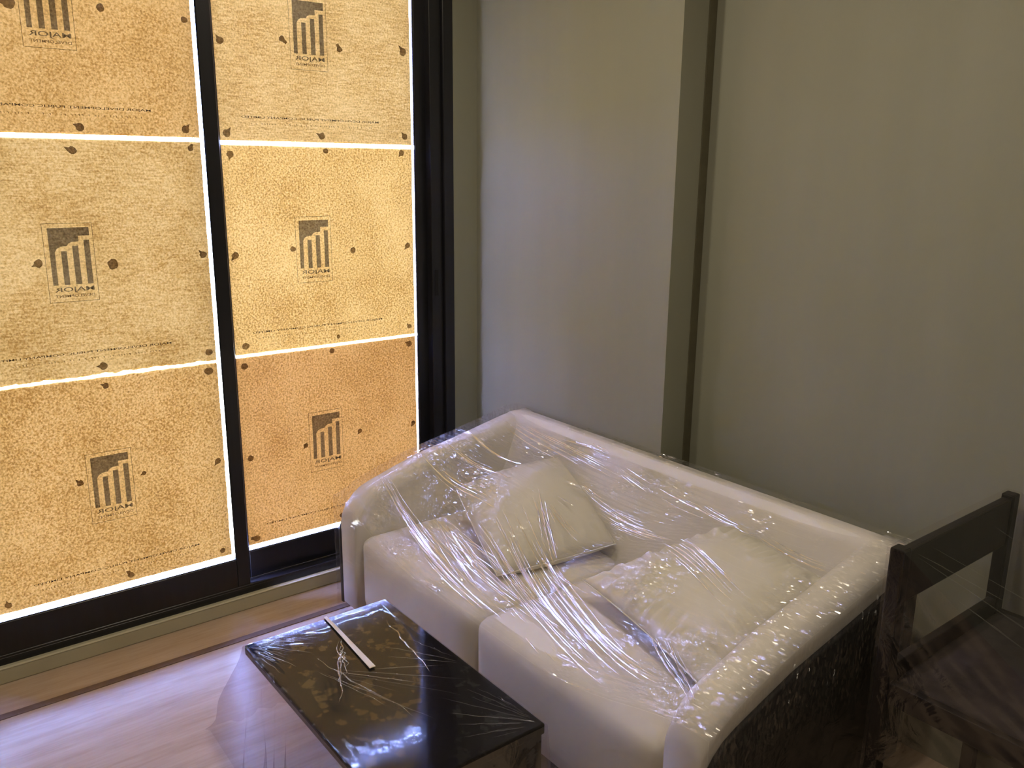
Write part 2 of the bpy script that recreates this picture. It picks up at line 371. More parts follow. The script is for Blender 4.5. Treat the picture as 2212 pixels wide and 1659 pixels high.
def sheet(x, y0, y1, z0, z1, tex, logo, txt, dabs, label, wav=(0.0008, 0.0008), ragged=0, inside_t=0.6):
    root = tag(empty('paper_sheet', (x, (y0 + y1) / 2, z0)), label, 'paper sheet', 'protective paper sheets on the window glass')
    ny, nz = 90, 40; P = np.zeros((nz + 1, ny + 1, 3))
    sd = random.uniform(0, 99)
    for i in range(nz + 1):
        for j in range(ny + 1):
            u, v = j / ny, i / nz
            yy = y0 + (y1 - y0) * u; zz = z0 + (z1 - z0) * v
            if i == 0: zz += wav[0] * noise.noise((yy * 30, sd, 0)) + wav[0] * .6 * noise.noise((yy * 90, sd, 5))
            if i == nz: zz += wav[1] * noise.noise((yy * 30, sd, 9))
            if j == ny: yy += ragged * noise.noise((zz * 14, sd, 3)) + ragged * .4 * noise.noise((zz * 50, sd, 3))
            P[i, j] = (x + 0.0009 * noise.noise((yy * 5, zz * 5, sd)), yy, zz)
    Q = P.copy(); Q[:, :, 0] -= 0.0012
    both = np.concatenate([P, Q]); r1 = nz + 1; c1 = ny + 1; fs = []; mi = []
    for i in range(2 * r1 - 1):
        if i == r1 - 1: continue
        for j in range(ny): fs.append((i * c1 + j, i * c1 + j + 1, (i + 1) * c1 + j + 1, (i + 1) * c1 + j)); mi.append(0 if i < r1 else 1)
    me = bpy.data.meshes.new('sheet'); me.from_pydata(both.reshape(-1, 3).tolist(), [], fs); me.update()
    link('sheet', me, tex, root); me.materials.append(PULP)
    me.polygons.foreach_set('material_index', mi)
    xf = x + 0.0016
    ly, lz, LW, LH = logo[0], logo[1], 0.144, 0.247          # logo: left edge y, top z
    U = lambda u, v: (ly + u * LW, lz - v * LH)
    if ly is not None:
        fr = [thick_line(U(a, b), U(c, d), 0.0013) for a, b, c, d in ((0, 0, 1, 0), (1, 0, 1, 1), (1, 1, 0, 1), (0, 1, 0, 0))]
        flat('logo_border', fr, xf, INK, root)
        shape = [(.10, .055), (.93, .055), (.93, .160), (.70, .160), (.70, .232), (.56, .235), (.49, .255), (.455, .285), (.33, .292), (.25, .315), (.205, .36), (.20, .78), (.095, .78)]
        polys = [[U(*p) for p in ((.10, .055), (.93, .055), (.93, .160), (.10, .160))],
                 [U(*p) for p in ((.10, .160), (.70, .160), (.70, .232), (.56, .235), (.49, .255), (.455, .285), (.33, .292), (.25, .315), (.205, .36), (.20, .78), (.10, .78))]]
        for a, b, t in ((.325, .44, .35), (.56, .68, .285), (.80, .915, .215)):
            polys.append([U(a, t), U(b, t), U(b, .78), U(a, .78)])
        flat('logo_mark', polys, xf, INK, root)
        me = place_text(text_mesh('MAJOR', .80 * LW, .075 * LH), ly + .92 * LW, lz - .885 * LH, xf); link('logo_lettering', me, INK, root)
        me = place_text(text_mesh('DEVELOPMENT', .80 * LW, .034 * LH), ly + .92 * LW, lz - .94 * LH, xf); link('logo_lettering', me, INK_FAINT, root)
    ty, tz = txt
    me = place_text(text_mesh('MAJOR DEVELOPMENT PUBLIC COMPANY LIMITED', .545, .0095), ty, tz, xf); link('company_line', me, INK, root)
    # the second, illegible address line: short worn marks
    pl = []; yy = ty - 0.03
    while yy > ty - .52:
        wdt = random.choice((0.003, 0.005, 0.0045)); h = random.uniform(.004, .0065)
        k = random.random()
        if k < 0.8:
            pl.append([(yy, tz - .020), (yy - .0014, tz - .020), (yy - .0014, tz - .020 + h), (yy, tz - .020 + h)])
            pl.append([(yy - .0014, tz - .020 + h * .75), (yy - wdt, tz - .020 + h * .75), (yy - wdt, tz - .020 + h), (yy - .0014, tz - .020 + h)])
        yy -= wdt + random.choice((.005, .006, .014))
    tag(flat('address_line', pl, xf, INK_FAINT, root), kind='stuff')
    for k, (dy, dz, rr, tail) in enumerate(dabs):
        bm = bmesh.new(); n = 14; c = bm.verts.new((xf + .0012, dy, dz)); ring = []
        s2 = random.uniform(0, 50)
        for q in range(n):
            a = q / n * math.tau; r = rr * (1 + .28 * noise.noise((math.cos(a) * 1.4, math.sin(a) * 1.4, s2)))
            if tail is not None and abs(((a - tail + math.pi) % math.tau) - math.pi) < .25: r *= 1.9
            ring.append(bm.verts.new((xf, dy + math.cos(a) * r, dz + math.sin(a) * r * .95)))
        for q in range(n): bm.faces.new((c, ring[q], ring[(q + 1) % n]))
        from_bm('glue_dab', bm, GLUE, root)
    return root
XL, XR = -0.022, -0.066
P_A = paper_mat('kraft_paper_a', (0.27200, 0.11390, 0.01393), (0.48571, 0.24762, 0.04643), (0.64114, 0.35162, 0.08357), 1.0, 0.35)
P_B = paper_mat('kraft_paper_b', (0.28000, 0.12814, 0.01741), (0.50000, 0.27857, 0.05804), (0.66000, 0.39557, 0.10446), 2.0, 0.6)
P_C = paper_mat('kraft_paper_c', (0.28000, 0.11533, 0.01393), (0.50000, 0.25071, 0.04643), (0.66000, 0.35601, 0.08357), 3.0, 0.1)
P_D = paper_mat('kraft_paper_d', (0.31200, 0.14523, 0.02089), (0.55714, 0.31571, 0.06964), (0.73543, 0.44831, 0.12536), 4.0, 0.65)
P_E = paper_mat('kraft_paper_e', (0.36000, 0.15947, 0.01990), (0.64286, 0.34667, 0.06633), (0.84857, 0.49227, 0.11939), 5.0, 0.1)
P_F = paper_mat('kraft_paper_f', (0.27200, 0.10109, 0.01194), (0.48571, 0.21976, 0.03980), (0.64114, 0.31206, 0.07163), 6.0, 0.1)
LY0, LY1, RY0, RY1 = -2.010, -1.130, -1.0505, -0.2745
g = .011; T = None
sheet(XL, LY0, LY1, 1.740, 2.495, P_A, (-1.628, 2.234), (-1.282, 1.815),
      [(-1.653, 2.105, .017, 3.3), (-1.404, 2.117, .012, T), (-1.152, 2.109, .011, T), (-1.499, 1.762, .013, 2.6), (-1.176, 1.766, .013, 1.0), (-1.85, 1.77, .013, T)],
      'tan kraft paper on the front sash, top of its three sheets', (.0005, .0005))
sheet(XL, LY0, LY1, 0.975, 1.727, P_B, (-1.640, 1.470), (-1.282, 1.049),
      [(-1.529, 1.692, .013, 2.5), (-1.165, 1.706, .009, 1.1), (-1.661, 1.349, .013, 3.4), (-1.444, 1.335, .017, T), (-1.150, 1.350, .012, 2.2), (-1.157, 1.006, .013, T), (-1.506, 1.002, .013, 3.2)],
      'fibrous yellowish kraft paper on the front sash, middle sheet with a large round glue spot', (.0055, .0005), .0015)
sheet(XL, LY0, LY1, 0.217, 0.965, P_C, (-1.594, 0.707), (-1.247, 0.285),
      [(-1.162, .938, .015, T), (-1.506, .934, .010, 2.7), (-1.618, .614, .011, 2.4), (-1.414, .606, .008, 3.6), (-1.155, .597, .012, 4.0), (-1.163, .243, .010, T), (-1.491, .240, .011, 2.0), (-1.872, .245, .011, 1.6)],
      'speckled orange kraft paper on the front sash, bottom sheet above the white light strip', (.0015, .003), .002)
sheet(XR, RY0, RY1, 1.736, 2.495, P_D, (-0.771, 2.236), (-0.421, 1.812),
      [(-1.023, 2.063, .013, 2.4), (-.801, 2.087, .011, 5.6), (-.577, 2.071, .011, 2.0), (-.306, 2.085, .015, 2.4), (-1.023, 1.760, .014, 1.0), (-.663, 1.760, .013, 2.5), (-.305, 1.768, .013, 2.2)],
      'pale fibrous kraft paper on the rear sash, top of its three sheets', (.0008, .0005), .001)
sheet(XR, RY0, RY1, 0.970, 1.722, P_E, (-0.787, 1.467), (-0.430, 1.043),
      [(-1.015, 1.690, .013, 4.6), (-.650, 1.707, .011, T), (-.322, 1.706, .012, 4.0), (-1.021, 1.337, .013, 4.2), (-.800, 1.349, .011, T), (-.552, 1.332, .012, T), (-.303, 1.340, .012, 3.9), (-1.005, 1.002, .014, T), (-.628, .996, .008, T), (-.302, 1.004, .010, 2.3)],
      'bright golden kraft paper on the rear sash, middle sheet with dark logo', (.0008, .0008), .0015)
sheet(XR, RY0, RY1, 0.212, 0.960, P_F, (-0.772, 0.703), (-0.425, 0.279),
      [(-1.015, .927, .013, T), (-.659, .942, .011, T), (-.304, .930, .013, 2.8), (-1.015, .566, .012, T), (-.789, .574, .010, 3.9), (-.549, .590, .010, 3.9), (-.291, .580, .011, 3.9), (-1.011, .235, .013, 2.9), (-.645, .240, .011, T)],
      'brown-orange kraft paper on the rear sash, bottom sheet beside the sofa arm', (.0006, .0008), .002)

# ---------------------------------------------------------------- sofa
SX0, SX1, SYF = 0.325, 2.010, -0.845
def crest(y):
    xs = [-0.86, -0.80, -0.77, -0.656, -0.536, -0.324, -0.12, 0.0]
    zs = [0.485, 0.520, 0.534, 0.570, 0.606, 0.648, 0.692, 0.702]
    return float(np.interp(y, xs, zs))
sofa = tag(empty('sofa', (1.17, -0.42, 0)), 'cream two-seat sofa with sloping arms and charcoal outer sides, by the window', 'sofa')
def arm(x0, x1):
    rings = []
    r = 0.048
    ys = list(np.linspace(-0.02, -0.74, 22)) + [-0.77, -0.795, -0.815, -0.83, -0.84, SYF]
    for y in ys:
        f = max(0.0, (-y - 0.745) / (0.845 - 0.745))            # front corner rounding
        zt = crest(y) - 0.055 * (1 - math.sqrt(max(0, 1 - f ** 2)))
        sh = 0.010 * (1 - math.sqrt(max(0, 1 - f ** 2)))
        a, b = x0 + sh, x1 - sh
        rg = [(a, y, 0.085), (a, y, 0.25), (a, y, zt - r)]
        for q in range(1, 7):
            t = q / 7 * math.pi / 2
            rg.append((a + r - r * math.cos(t), y, zt - r + r * math.sin(t)))
        rg += [(a + r, y, zt), (b - r, y, zt)]
        for q in range(1, 7):
            t = q / 7 * math.pi / 2
            rg.append((b - r + r * math.sin(t), y, zt - r + r * math.cos(t)))
        rg += [(b, y, zt - r), (b, y, 0.25), (b, y, 0.085)]
        rings.append(rg)
    return loft('arm', rings, CREAM, sofa)
arm(SX0, SX0 + 0.118); arm(SX1 - 0.118, SX1)
def shell(x0, x1):
    rings = []
    ys = list(np.linspace(-0.006, -0.74, 16)) + [-0.78, -0.81, -0.83, -0.845]
    for y in ys:
        f = max(0.0, (-y - 0.745) / 0.10)
        zt = crest(y) - 0.075 - 0.05 * (1 - math.sqrt(max(0, 1 - f ** 2)))
        rings.append([(x0, y, 0.075), (x0, y, zt - .004), (x0 + .003, y, zt), (x1 - .003, y, zt), (x1, y, zt - .004), (x1, y, 0.075)])
    return loft('outer_side_panel', rings, SHELL, sofa)
tag(shell(SX0 - 0.014, SX0 + 0.001), 'charcoal outer side'); tag(shell(SX1 - 0.001, SX1 + 0.014), 'charcoal outer side')
# backrest: section in y-z swept along x
rings = []
for k in range(41):
    x = SX0 + 0.02 + (SX1 - SX0 - 0.04) * k / 40
    e = min(k, 40 - k) / 40 * (SX1 - SX0)
    dz = -0.012 * math.exp(-e / 0.02)
    bul = 0.010 * math.sin(math.pi * min(1, max(0, (x - .45) / 1.43))) ** .5 if .45 < x < 1.88 else 0
    sec = [(-0.006, 0.10), (-0.006, 0.64)]
    for q in range(7):
        t = q / 6 * math.pi / 2; sec.append((-0.048 + 0.042 * math.cos(t), 0.662 + 0.042 * math.sin(t)))
    for q in range(7):
        t = q / 6 * 1.25; sec.append((-0.075 - 0.045 * math.sin(t), 0.659 + 0.045 * math.cos(t)))
    sec += [(-0.150 - bul, 0.58), (-0.185 - bul, 0.50), (-0.225 - bul, 0.40), (-0.245, 0.30), (-0.245, 0.10)]
    rings.append([(x, y, z + (dz if z > .5 else 0)) for y, z in sec])
loft('backrest', rings, CREAM, sofa)
def cushion(x0, x1, y0, y1, z0, z1, r, name, M, parent, puff=0.012, lean=0):
    bm = bmesh.new(); boxbm(bm, x0, x1, y0, y1, z0, z1)
    bmesh.ops.subdivide_edges(bm, edges=bm.edges, cuts=13, use_grid_fill=True)
    cx, cy, cz = (x0 + x1) / 2, (y0 + y1) / 2, (z0 + z1) / 2
    hx, hy, hz = (x1 - x0) / 2, (y1 - y0) / 2, (z1 - z0) / 2
    for v in bm.verts:
        p = Vector(((v.co.x - cx), (v.co.y - cy), (v.co.z - cz)))
        q = Vector((max(-hx + r, min(hx - r, p.x)), max(-hy + r, min(hy - r, p.y)), max(-hz + r, min(hz - r, p.z))))
        d = p - q
        if d.length > 1e-6: p = q + d.normalized() * r
        u, w_ = p.x / hx, p.y / hy
        if p.z > 0: p.z += puff * (1 - u ** 4) * (1 - w_ ** 4)
        if p.y < 0: p.y -= puff * .6 * (1 - u ** 4) * (1 - (p.z / hz) ** 2)
        p.y += 0.0015 * noise.noise((p.x * 6, p.z * 6, cx * 3)); p.z += 0.002 * noise.noise((p.x * 5, p.y * 5, cx))
        v.co = Vector((cx, cy, cz)) + p
    return from_bm(name, bm, M, parent, True)
cushion(0.452, 1.150, -0.840, -0.21, 0.095, 0.386, 0.045, 'seat_cushion', CREAM, sofa)
cushion(1.156, 1.882, -0.842, -0.21, 0.095, 0.388, 0.045, 'seat_cushion', CREAM, sofa)
box('seat_base', (0.345, 1.99, -0.80, -0.02, 0.07, 0.12), SHELL, sofa, 0.005)
for fx, fy in ((0.40, -0.76), (1.93, -0.76), (0.40, -0.07), (1.93, -0.07)):
    bm = bmesh.new(); bmesh.ops.create_cone(bm, cap_ends=True, segments=14, radius1=0.018, radius2=0.024, depth=0.073, matrix=Matrix.Translation((fx, fy, 0.0365)))
    from_bm('foot', bm, DWOOD, sofa, True)

# ---------------------------------------------------------------- pillows
def pillow(c, th, name, label, seed, wr_edge=1.0, k=0.045):
    """c: corners A,B,C,D (world) in order round the pillow"""
    A, B, Cc, D = [Vector(q) for q in c]
    n = 56; nrm = ((Cc - A).cross(D - B)).normalized()
    if nrm.z < 0: nrm = -nrm
    root = tag(empty(name, tuple((A + B + Cc + D) / 4 - nrm * th * .5)), label, 'pillow', 'throw pillows under the film on the sofa')
    def pt(u, v, side):
        # pinched sides between pointed corners
        pu, pv = u * 2 - 1, v * 2 - 1
        uu = (pu * (1 - k * (1 - pv * pv)) + 1) / 2; vv = (pv * (1 - k * (1 - pu * pu)) + 1) / 2
        base = A * (1 - uu) * (1 - vv) + B * uu * (1 - vv) + Cc * uu * vv + D * (1 - uu) * vv
        ed = max(0, (1 - pu ** 2)) ** .55 * max(0, (1 - pv ** 2)) ** .55
        h = th / 2 * ed ** 0.85
        du, dv = min(u, 1 - u), min(v, 1 - v)
        d = min(du, dv)
        along = v if du < dv else u
        g_ = math.exp(-((d - 0.10) / 0.07) ** 2)
        wv = noise.noise((along * 22, seed, d * 3)) * g_ * 0.013 * wr_edge
        wv += 0.006 * noise.noise((u * 5, v * 5, seed))*ed
        return base + nrm * side * (h + (wv if ed > 0.01 else 0) * (1 if side > 0 else .5))
    for side, nm in ((1, 'top'), (-1, 'under')): pass
    bm = bmesh.new(); G = {}
    for side in (1, -1):
        for i in range(n + 1):
            for j in range(n + 1):
                if side == -1 and (i in (0, n) or j in (0, n)): G[side, i, j] = G[1, i, j]
                else: G[side, i, j] = bm.verts.new(pt(i / n, j / n, side))
        for i in range(n):
            for j in range(n):
                q = (G[side, i, j], G[side, i + 1, j], G[side, i + 1, j + 1], G[side, i, j + 1])
                bm.faces.new(q if side > 0 else q[::-1])
    o = from_bm('cover', bm, PILLOW, root, True)
    # piped seam running round the edge
    pts = [pt(t, 0, 1) for t in np.linspace(0, 1, 40)] + [pt(1, t, 1) for t in np.linspace(0, 1, 40)[1:]] + [pt(t, 1, 1) for t in np.linspace(1, 0, 40)[1:]] + [pt(0, t, 1) for t in np.linspace(1, 0, 40)[1:-1]]
    P = np.zeros((len(pts) + 1, 6, 3)); m_ = len(pts)
    for k in range(m_ + 1):
        p = pts[k % m_]; tdir = (pts[(k + 1) % m_] - pts[(k - 1) % m_]).normalized(); s = tdir.cross(nrm).normalized()
        for q in range(6):
            a = q / 6 * math.tau; P[k, q] = p + (s * math.cos(a) + nrm * math.sin(a)) * 0.0022
    grid_mesh('seam', P, PILLOW, root, True, True)
    return root, o
p1, m1 = pillow([(1.04, -.665, .415), (1.13, -.24, .44), (.745, -.165, .62), (.60, -.52, .535)], 0.185, 'throw_pillow', 'puffy ivory throw pillow on the left seat cushion, nearest the window', 3.0, 0.6, -0.01)
p2, m2 = pillow([(1.30, -.545, .47), (1.868, -.672, .455), (1.882, -.205, .60), (1.53, -.145, .625)], 0.135, 'throw_pillow', 'ivory throw pillow with gathered front edge, leaning on the right arm', 8.0, 2.4)

# ---------------------------------------------------------------- film over the sofa: a membrane stretched over what lies under it
NX, NY = 345, 176
gx = np.linspace(SX0 - 0.020, SX1 + 0.020, NX); gy = np.linspace(SYF - 0.012, -0.003, NY)
GX, GY = np.meshgrid(gx, gy)
CR = np.vectorize(crest)(GY)
def prof(d, r):       # rounded edge drop
    d = np.clip(d, 0, r); return r - np.sqrt(np.maximum(0, r * r - (r - d) ** 2))
H = np.full(GX.shape, 0.386)
H = np.where(GY > -0.26, np.maximum(H, np.interp(GY, [-.26, -.245, -.235, -.195, -.16, -.118, -.075, -.04, 0.01], [.386, .39, .40, .50, .58, .672, .704, .704, .690])), H)
fr = np.clip((-GY - 0.745) / 0.1, 0, 1); crf = CR - 0.055 * (1 - np.sqrt(np.maximum(0, 1 - fr ** 2)))
for a, b in ((SX0, SX0 + .118), (SX1 - .118, SX1)):
    d = np.minimum(GX - a, b - GX)
    H = np.where(d > -0.021, np.maximum(H, np.where(d > 0, crf - prof(np.maximum(d, 0), 0.048), crf - 0.048)), H)
for o in (m1, m2):
    off = o.matrix_basis.translation + o.parent.location
    for v in o.data.vertices:
        p = v.co
        i = int(round((p.y - gy[0]) / (gy[1] - gy[0]))); j = int(round((p.x - gx[0]) / (gx[1] - gx[0])))
        for di in (-1, 0, 1):
            for dj in (-1, 0, 1):
                ii, jj = i + di, j + dj
                if 0 <= ii < NY and 0 <= jj < NX: H[ii, jj] = max(H[ii, jj], p.z)
H += 0.004
Zf = H.copy()

def relax(Hh, Z0, its, sag):
    for _ in range(its):
        Zp = np.pad(Z0, 1, mode='edge')
        Z0 = np.maximum(Hh, 0.4 * (Zp[1:-1, 2:] + Zp[1:-1, :-2]) + 0.1 * (Zp[2:, 1:-1] + Zp[:-2, 1:-1]) - sag)
    return Z0
st = 5
hc = np.max(np.stack([np.pad(H, 2, mode='edge')[a:a + NY:1, b:b + NX:1] for a in range(5) for b in range(5)]), 0)[::st, ::st]
zc = relax(hc, np.maximum(hc, 0.5), 2500, 0.00040)
ic = np.interp(np.arange(NY), np.arange(0, NY, st), np.arange(zc.shape[0])); jc = np.interp(np.arange(NX), np.arange(0, NX, st), np.arange(zc.shape[1]))
i0 = np.clip(ic.astype(int), 0, zc.shape[0] - 2); j0 = np.clip(jc.astype(int), 0, zc.shape[1] - 2); fi = (ic - i0)[:, None]; fj = (jc - j0)[None, :]
Zf = np.maximum(H, zc[i0][:, j0] * (1 - fi) * (1 - fj) + zc[i0 + 1][:, j0] * fi * (1 - fj) + zc[i0][:, j0 + 1] * (1 - fi) * fj + zc[i0 + 1][:, j0 + 1] * fi * fj)
Zf = relax(H, Zf, 120, 0.000016)
# at the front the film is drawn down on to the cushions
Pm = np.stack([GX, GY, Zf], -1)
front = tag(empty('plastic_wrap', (1.17, -0.42, 0)), 'clear stretch film wrapped over the cream sofa and its pillows, creased and shiny', 'plastic wrap')
grid_mesh('film_top', Pm, FILM, front)
def skirt(name, line, outw, M, zb, seed, amp=0.006, nrow=26):
    P = np.zeros((nrow, len(line), 3))
    for j, p in enumerate(line):
        for i in range(nrow):
            t = i / (nrow - 1); z = p[2] * (1 - t) + zb * t
            k = noise.noise((j * 0.05, z * 6, seed)) * amp * min(1, t * 5)
            P[i, j] = (p[0] + outw[0] * (k + .002), p[1] + outw[1] * (k + .002), z)
    return grid_mesh(name, P, M, front)
skirt('film_side', Pm[:, 0], (-1, 0), FILM_ARM, 0.05, 1.0)
skirt('film_side', Pm[:, -1], (1, 0), FILM_ARM, 0.05, 2.0, 0.008)
skirt('film_front', Pm[0, :], (0, -1), FILM_FRONT, 0.06, 3.0, 0.004)
def fz(x, y):
    j = (x - gx[0]) / (gx[1] - gx[0]); i = (y - gy[0]) / (gy[1] - gy[0])
    i = min(max(i, 0), NY - 1.001); j = min(max(j, 0), NX - 1.001); i0, j0 = int(i), int(j); a, b = i - i0, j - j0
    return (Zf[i0, j0] * (1 - a) * (1 - b) + Zf[i0 + 1, j0] * a * (1 - b) + Zf[i0, j0 + 1] * (1 - a) * b + Zf[i0 + 1, j0 + 1] * a * b)
SEG = [(0.35, -0.707, 1.013, -0.776), (0.373, -0.704, 0.995, -0.746), (0.408, -0.694, 1.168, -0.785), (0.474, -0.711, 1.264, -0.79), (0.639, -0.745, 1.148, -0.795), (0.632, -0.657, 1.395, -0.705), (0.68, -0.697, 1.284, -0.722), (0.747, -0.676, 1.107, -0.67), (0.732, -0.654, 1.01, -0.704), (0.756, -0.688, 0.991, -0.729), (0.678, -0.66, 1.032, -0.737), (0.856, -0.606, 1.301, -0.685), (0.878, -0.609, 1.443, -0.723), (0.893, -0.563, 1.526, -0.731), (0.897, -0.538, 1.581, -0.733), (0.933, -0.517, 1.641, -0.725), (0.922, -0.48, 1.723, -0.744), (0.923, -0.432, 1.183, -0.543), (0.905, -0.391, 1.18, -0.558), (1.047, -0.551, 1.38, -0.597), (0.974, -0.414, 1.175, -0.452), (0.985, -0.439, 1.096, -0.485), (0.968, -0.359, 1.035, -0.346), (0.915, -0.279, 1.027, -0.235), (0.966, -0.248, 1.076, -0.257), (1.035, -0.274, 1.339, -0.313), (1.102, -0.294, 1.352, -0.307), (1.203, -0.297, 1.441, -0.332), (1.152, -0.31, 1.456, -0.338), (1.043, -0.144, 1.208, -0.168), (1.235, -0.156, 1.516, -0.188), (1.374, -0.159, 1.682, -0.232), (1.672, -0.22, 1.91, -0.269), (1.443, -0.364, 1.787, -0.48), (1.472, -0.326, 1.804, -0.448), (0.339, -0.31, 0.752, -0.335), (0.377, -0.422, 0.791, -0.428), (0.376, -0.536, 0.872, -0.548), (0.417, -0.163, 0.88, -0.187), (0.44, -0.135, 1.085, -0.165), (0.71, -0.128, 0.984, -0.109), (0.833, -0.101, 0.959, -0.108), (1.722, -0.644, 1.941, -0.798), (1.653, -0.637, 1.935, -0.806), (1.203, -0.691, 1.668, -0.814), (1.17, -0.735, 1.489, -0.81), (1.274, -0.627, 1.747, -0.767), (1.387, -0.655, 1.812, -0.772)]
def fold(x0, y0, x1, y1, zf, w=0.0028, h=0.0016, parent=None, n=40, M=None, seed=0, wob=0.001):
    K = 13; P = np.zeros((n + 1, K, 3))
    d = Vector((x1 - x0, y1 - y0, 0)).normalized(); s = Vector((-d.y, d.x, 0))
    for i in range(n + 1):
        t = i / n; x = x0 + (x1 - x0) * t; y = y0 + (y1 - y0) * t
        k = math.sin(math.pi * t) ** .6 * (0.7 + .5 * noise.noise((t * 7, seed, 1)))
        wb_ = wob * noise.noise((t * 6, seed, 4))
        for q in range(K):
            a = (q / (K - 1) - .5) * 2
            xx = x + s.x * (a * w * k + wb_); yy = y + s.y * (a * w * k + wb_)
            P[i, q] = (xx, yy, zf(x, y) + 0.0009 + h * k * (1 + math.cos(a * math.pi)) / 2)
    return grid_mesh('fold', P, M or FOLD, parent)
rnd = random.Random(5)
for k, s in enumerate(SEG):
    w_ = rnd.uniform(.0028, .0055); fold(*s, fz, w_, w_ * rnd.uniform(.5, .95), front, 44, seed=k)
    if k < 48:
        for q in range(4 if 10 < k < 24 else 3):
            dy = rnd.uniform(-.022, .022); w_ = rnd.uniform(.002, .004); a = rnd.uniform(0, .3); b = rnd.uniform(.6, 1)
            x0, y0, x1, y1 = s
            fold(x0 + (x1 - x0) * a, y0 + (y1 - y0) * a + dy, x0 + (x1 - x0) * b, y0 + (y1 - y0) * b + dy * 1.2, fz, w_, w_ * rnd.uniform(.5, .95), front, 36, seed=k + 50 * q)

# ---------------------------------------------------------------- table
TX0, TX1, TY0, TY1, TZ = 0.905, 1.660, -1.425, -0.988, 0.383
tb = tag(empty('coffee_table', ((TX0 + TX1) / 2, (TY0 + TY1) / 2, 0)), 'low black lacquered coffee table with a thin glossy top', 'table')
box('tabletop', (TX0, TX1, TY0, TY1, TZ - 0.028, TZ), LACQ, tb, 0.004, 3)
box('end_panel', (TX1 - .045, TX1 - .004, TY0 + .012, TY1 - .006, 0.018, TZ - .028), LACQ, tb, 0.003)
box('end_panel', (TX1 - .205, TX1 - .175, TY0 + .045, TY1 - .006, 0.018, TZ - .028), LACQ, tb, 0.003)
box('base_plate', (TX0 + .30, TX1 - .004, TY0 + .05, TY1 - .006, 0.0, 0.018), LACQ, tb, 0.002)
# film on the table
wrap_t = tag(empty('plastic_wrap', ((TX0 + TX1) / 2, (TY0 + TY1) / 2, 0)), 'clear film draped over the black coffee table, loose skirt spreading on the floor', 'plastic wrap')
def tz(x, y):
    e = min(x - TX0, TX1 - x, y - TY0, TY1 - y)
    c1 = math.hypot(x - TX0, y - TY0)
    z = TZ + 0.0022 + 0.0008 * noise.noise((x * 4, y * 4, 1)) + 0.0001 * noise.noise((x * 14, y * 20, 2))
    z += 0.002 * math.exp(-c1 / .09) * noise.noise((math.atan2(y - TY0, x - TX0) * 14, c1 * 3, 4))
    c2 = math.hypot(x - TX1, y - TY1); z += 0.002 * math.exp(-c2 / .10) * noise.noise((math.atan2(y - TY1, x - TX1) * 12, c2 * 3, 7))
    # film rolls over the edges
    z -= 0.008 * math.exp(-max(e, 0) / 0.018)
    return z
nx, ny = 190, 110
xs = np.linspace(TX0 - .004, TX1 + .004, nx); ys = np.linspace(TY0 - .004, TY1 + .004, ny)
P = np.array([[(x, y, max(tz(x, y), TZ + .0006) - (0.004 if (x < TX0 or x > TX1 or y < TY0 or y > TY1) else 0)) for x in xs] for y in ys])
grid_mesh('film_top', P, FILM_TABLE, wrap_t)
per = [P[0, j] for j in range(0, nx, 3)] + [P[i, -1] for i in range(0, ny, 3)] + [P[-1, j] for j in range(nx - 1, 0, -3)] + [P[i, 0] for i in range(ny - 1, 0, -3)]
nr = 30; S = np.zeros((nr, len(per), 3)); cxm, cym = (TX0 + TX1) / 2, (TY0 + TY1) / 2
for j, p in enumerate(per):
    ang = math.atan2(p[1] - cym, p[0] - cxm)
    ox = -1 if p[0] < TX0 + .001 else (1 if p[0] > TX1 - .001 else 0); oy = -1 if p[1] < TY0 + .001 else (1 if p[1] > TY1 - .001 else 0)
    left = 1 / (1 + math.exp((p[0] - (TX0 + .10)) / .04)) * (0.5 + .5 * (1 if p[1] < -1.15 else max(0, (-p[1] - .95) / .2)))
    lowy = 1 / (1 + math.exp((p[1] - (TY0 + .02)) / .02))
    for i in range(nr):
        t = i / (nr - 1); z = p[2] * (1 - t) + 0.004 * t
        pl = noise.noise((j * 0.26, t * 1.2, 3)) * 0.055 * t + noise.noise((j * .6, t * 3, 8)) * .010 * t
        fl = (0.02 + 0.22 * left * (1 if ox < 0 else .2)) * t ** 1.25 + pl
        fy = (0.012 + 0.04 * lowy) * t + pl
        zz = z + .012 * left * noise.noise((j * .3, t * 6, 2)) * t
        if ox or oy: S[i, j] = (p[0] + ox * fl, p[1] + oy * fy, max(zz, .003))
        else: S[i, j] = (p[0], p[1], max(zz, .003))
grid_mesh('film_skirt', S, FILM_LOOSE, wrap_t, True, True)
rt = random.Random(11)
def fan(cx_, cy_, a0, a1, n, r0, r1):
    for k in range(n):
        a = a0 + (a1 - a0) * (k + rt.random()) / n; b0 = rt.uniform(*r0); b1 = rt.uniform(*r1)
        x0, y0 = cx_ + math.cos(a) * b0, cy_ + math.sin(a) * b0; x1, y1 = cx_ + math.cos(a) * b1, cy_ + math.sin(a) * b1
        cl = lambda v, lo, hi: max(lo, min(hi, v))
        fold(cl(x0, TX0 + .004, TX1 - .004), cl(y0, TY0 + .004, TY1 - .004), cl(x1, TX0 + .004, TX1 - .004), cl(y1, TY0 + .004, TY1 - .004), tz, rt.uniform(.0006, .0016), rt.uniform(.0008, .002), wrap_t, 20, seed=k * 3.1, wob=.004, M=FOLD_T)
FOLD_T = clear_mat('folded_table_film', 1.5, 0.12, (0.95, 0.95, 0.96), 0.03, None, 1.7)
fan(TX0, TY0, 0.1, 1.45, 16, (.01, .04), (.10, .20))
fan(TX1, TY1, math.pi * 1.02, math.pi * 1.45, 12, (.01, .06), (.10, .28))
fan(1.12, -1.33, .25, .85, 6, (.02, .1), (.25, .42))
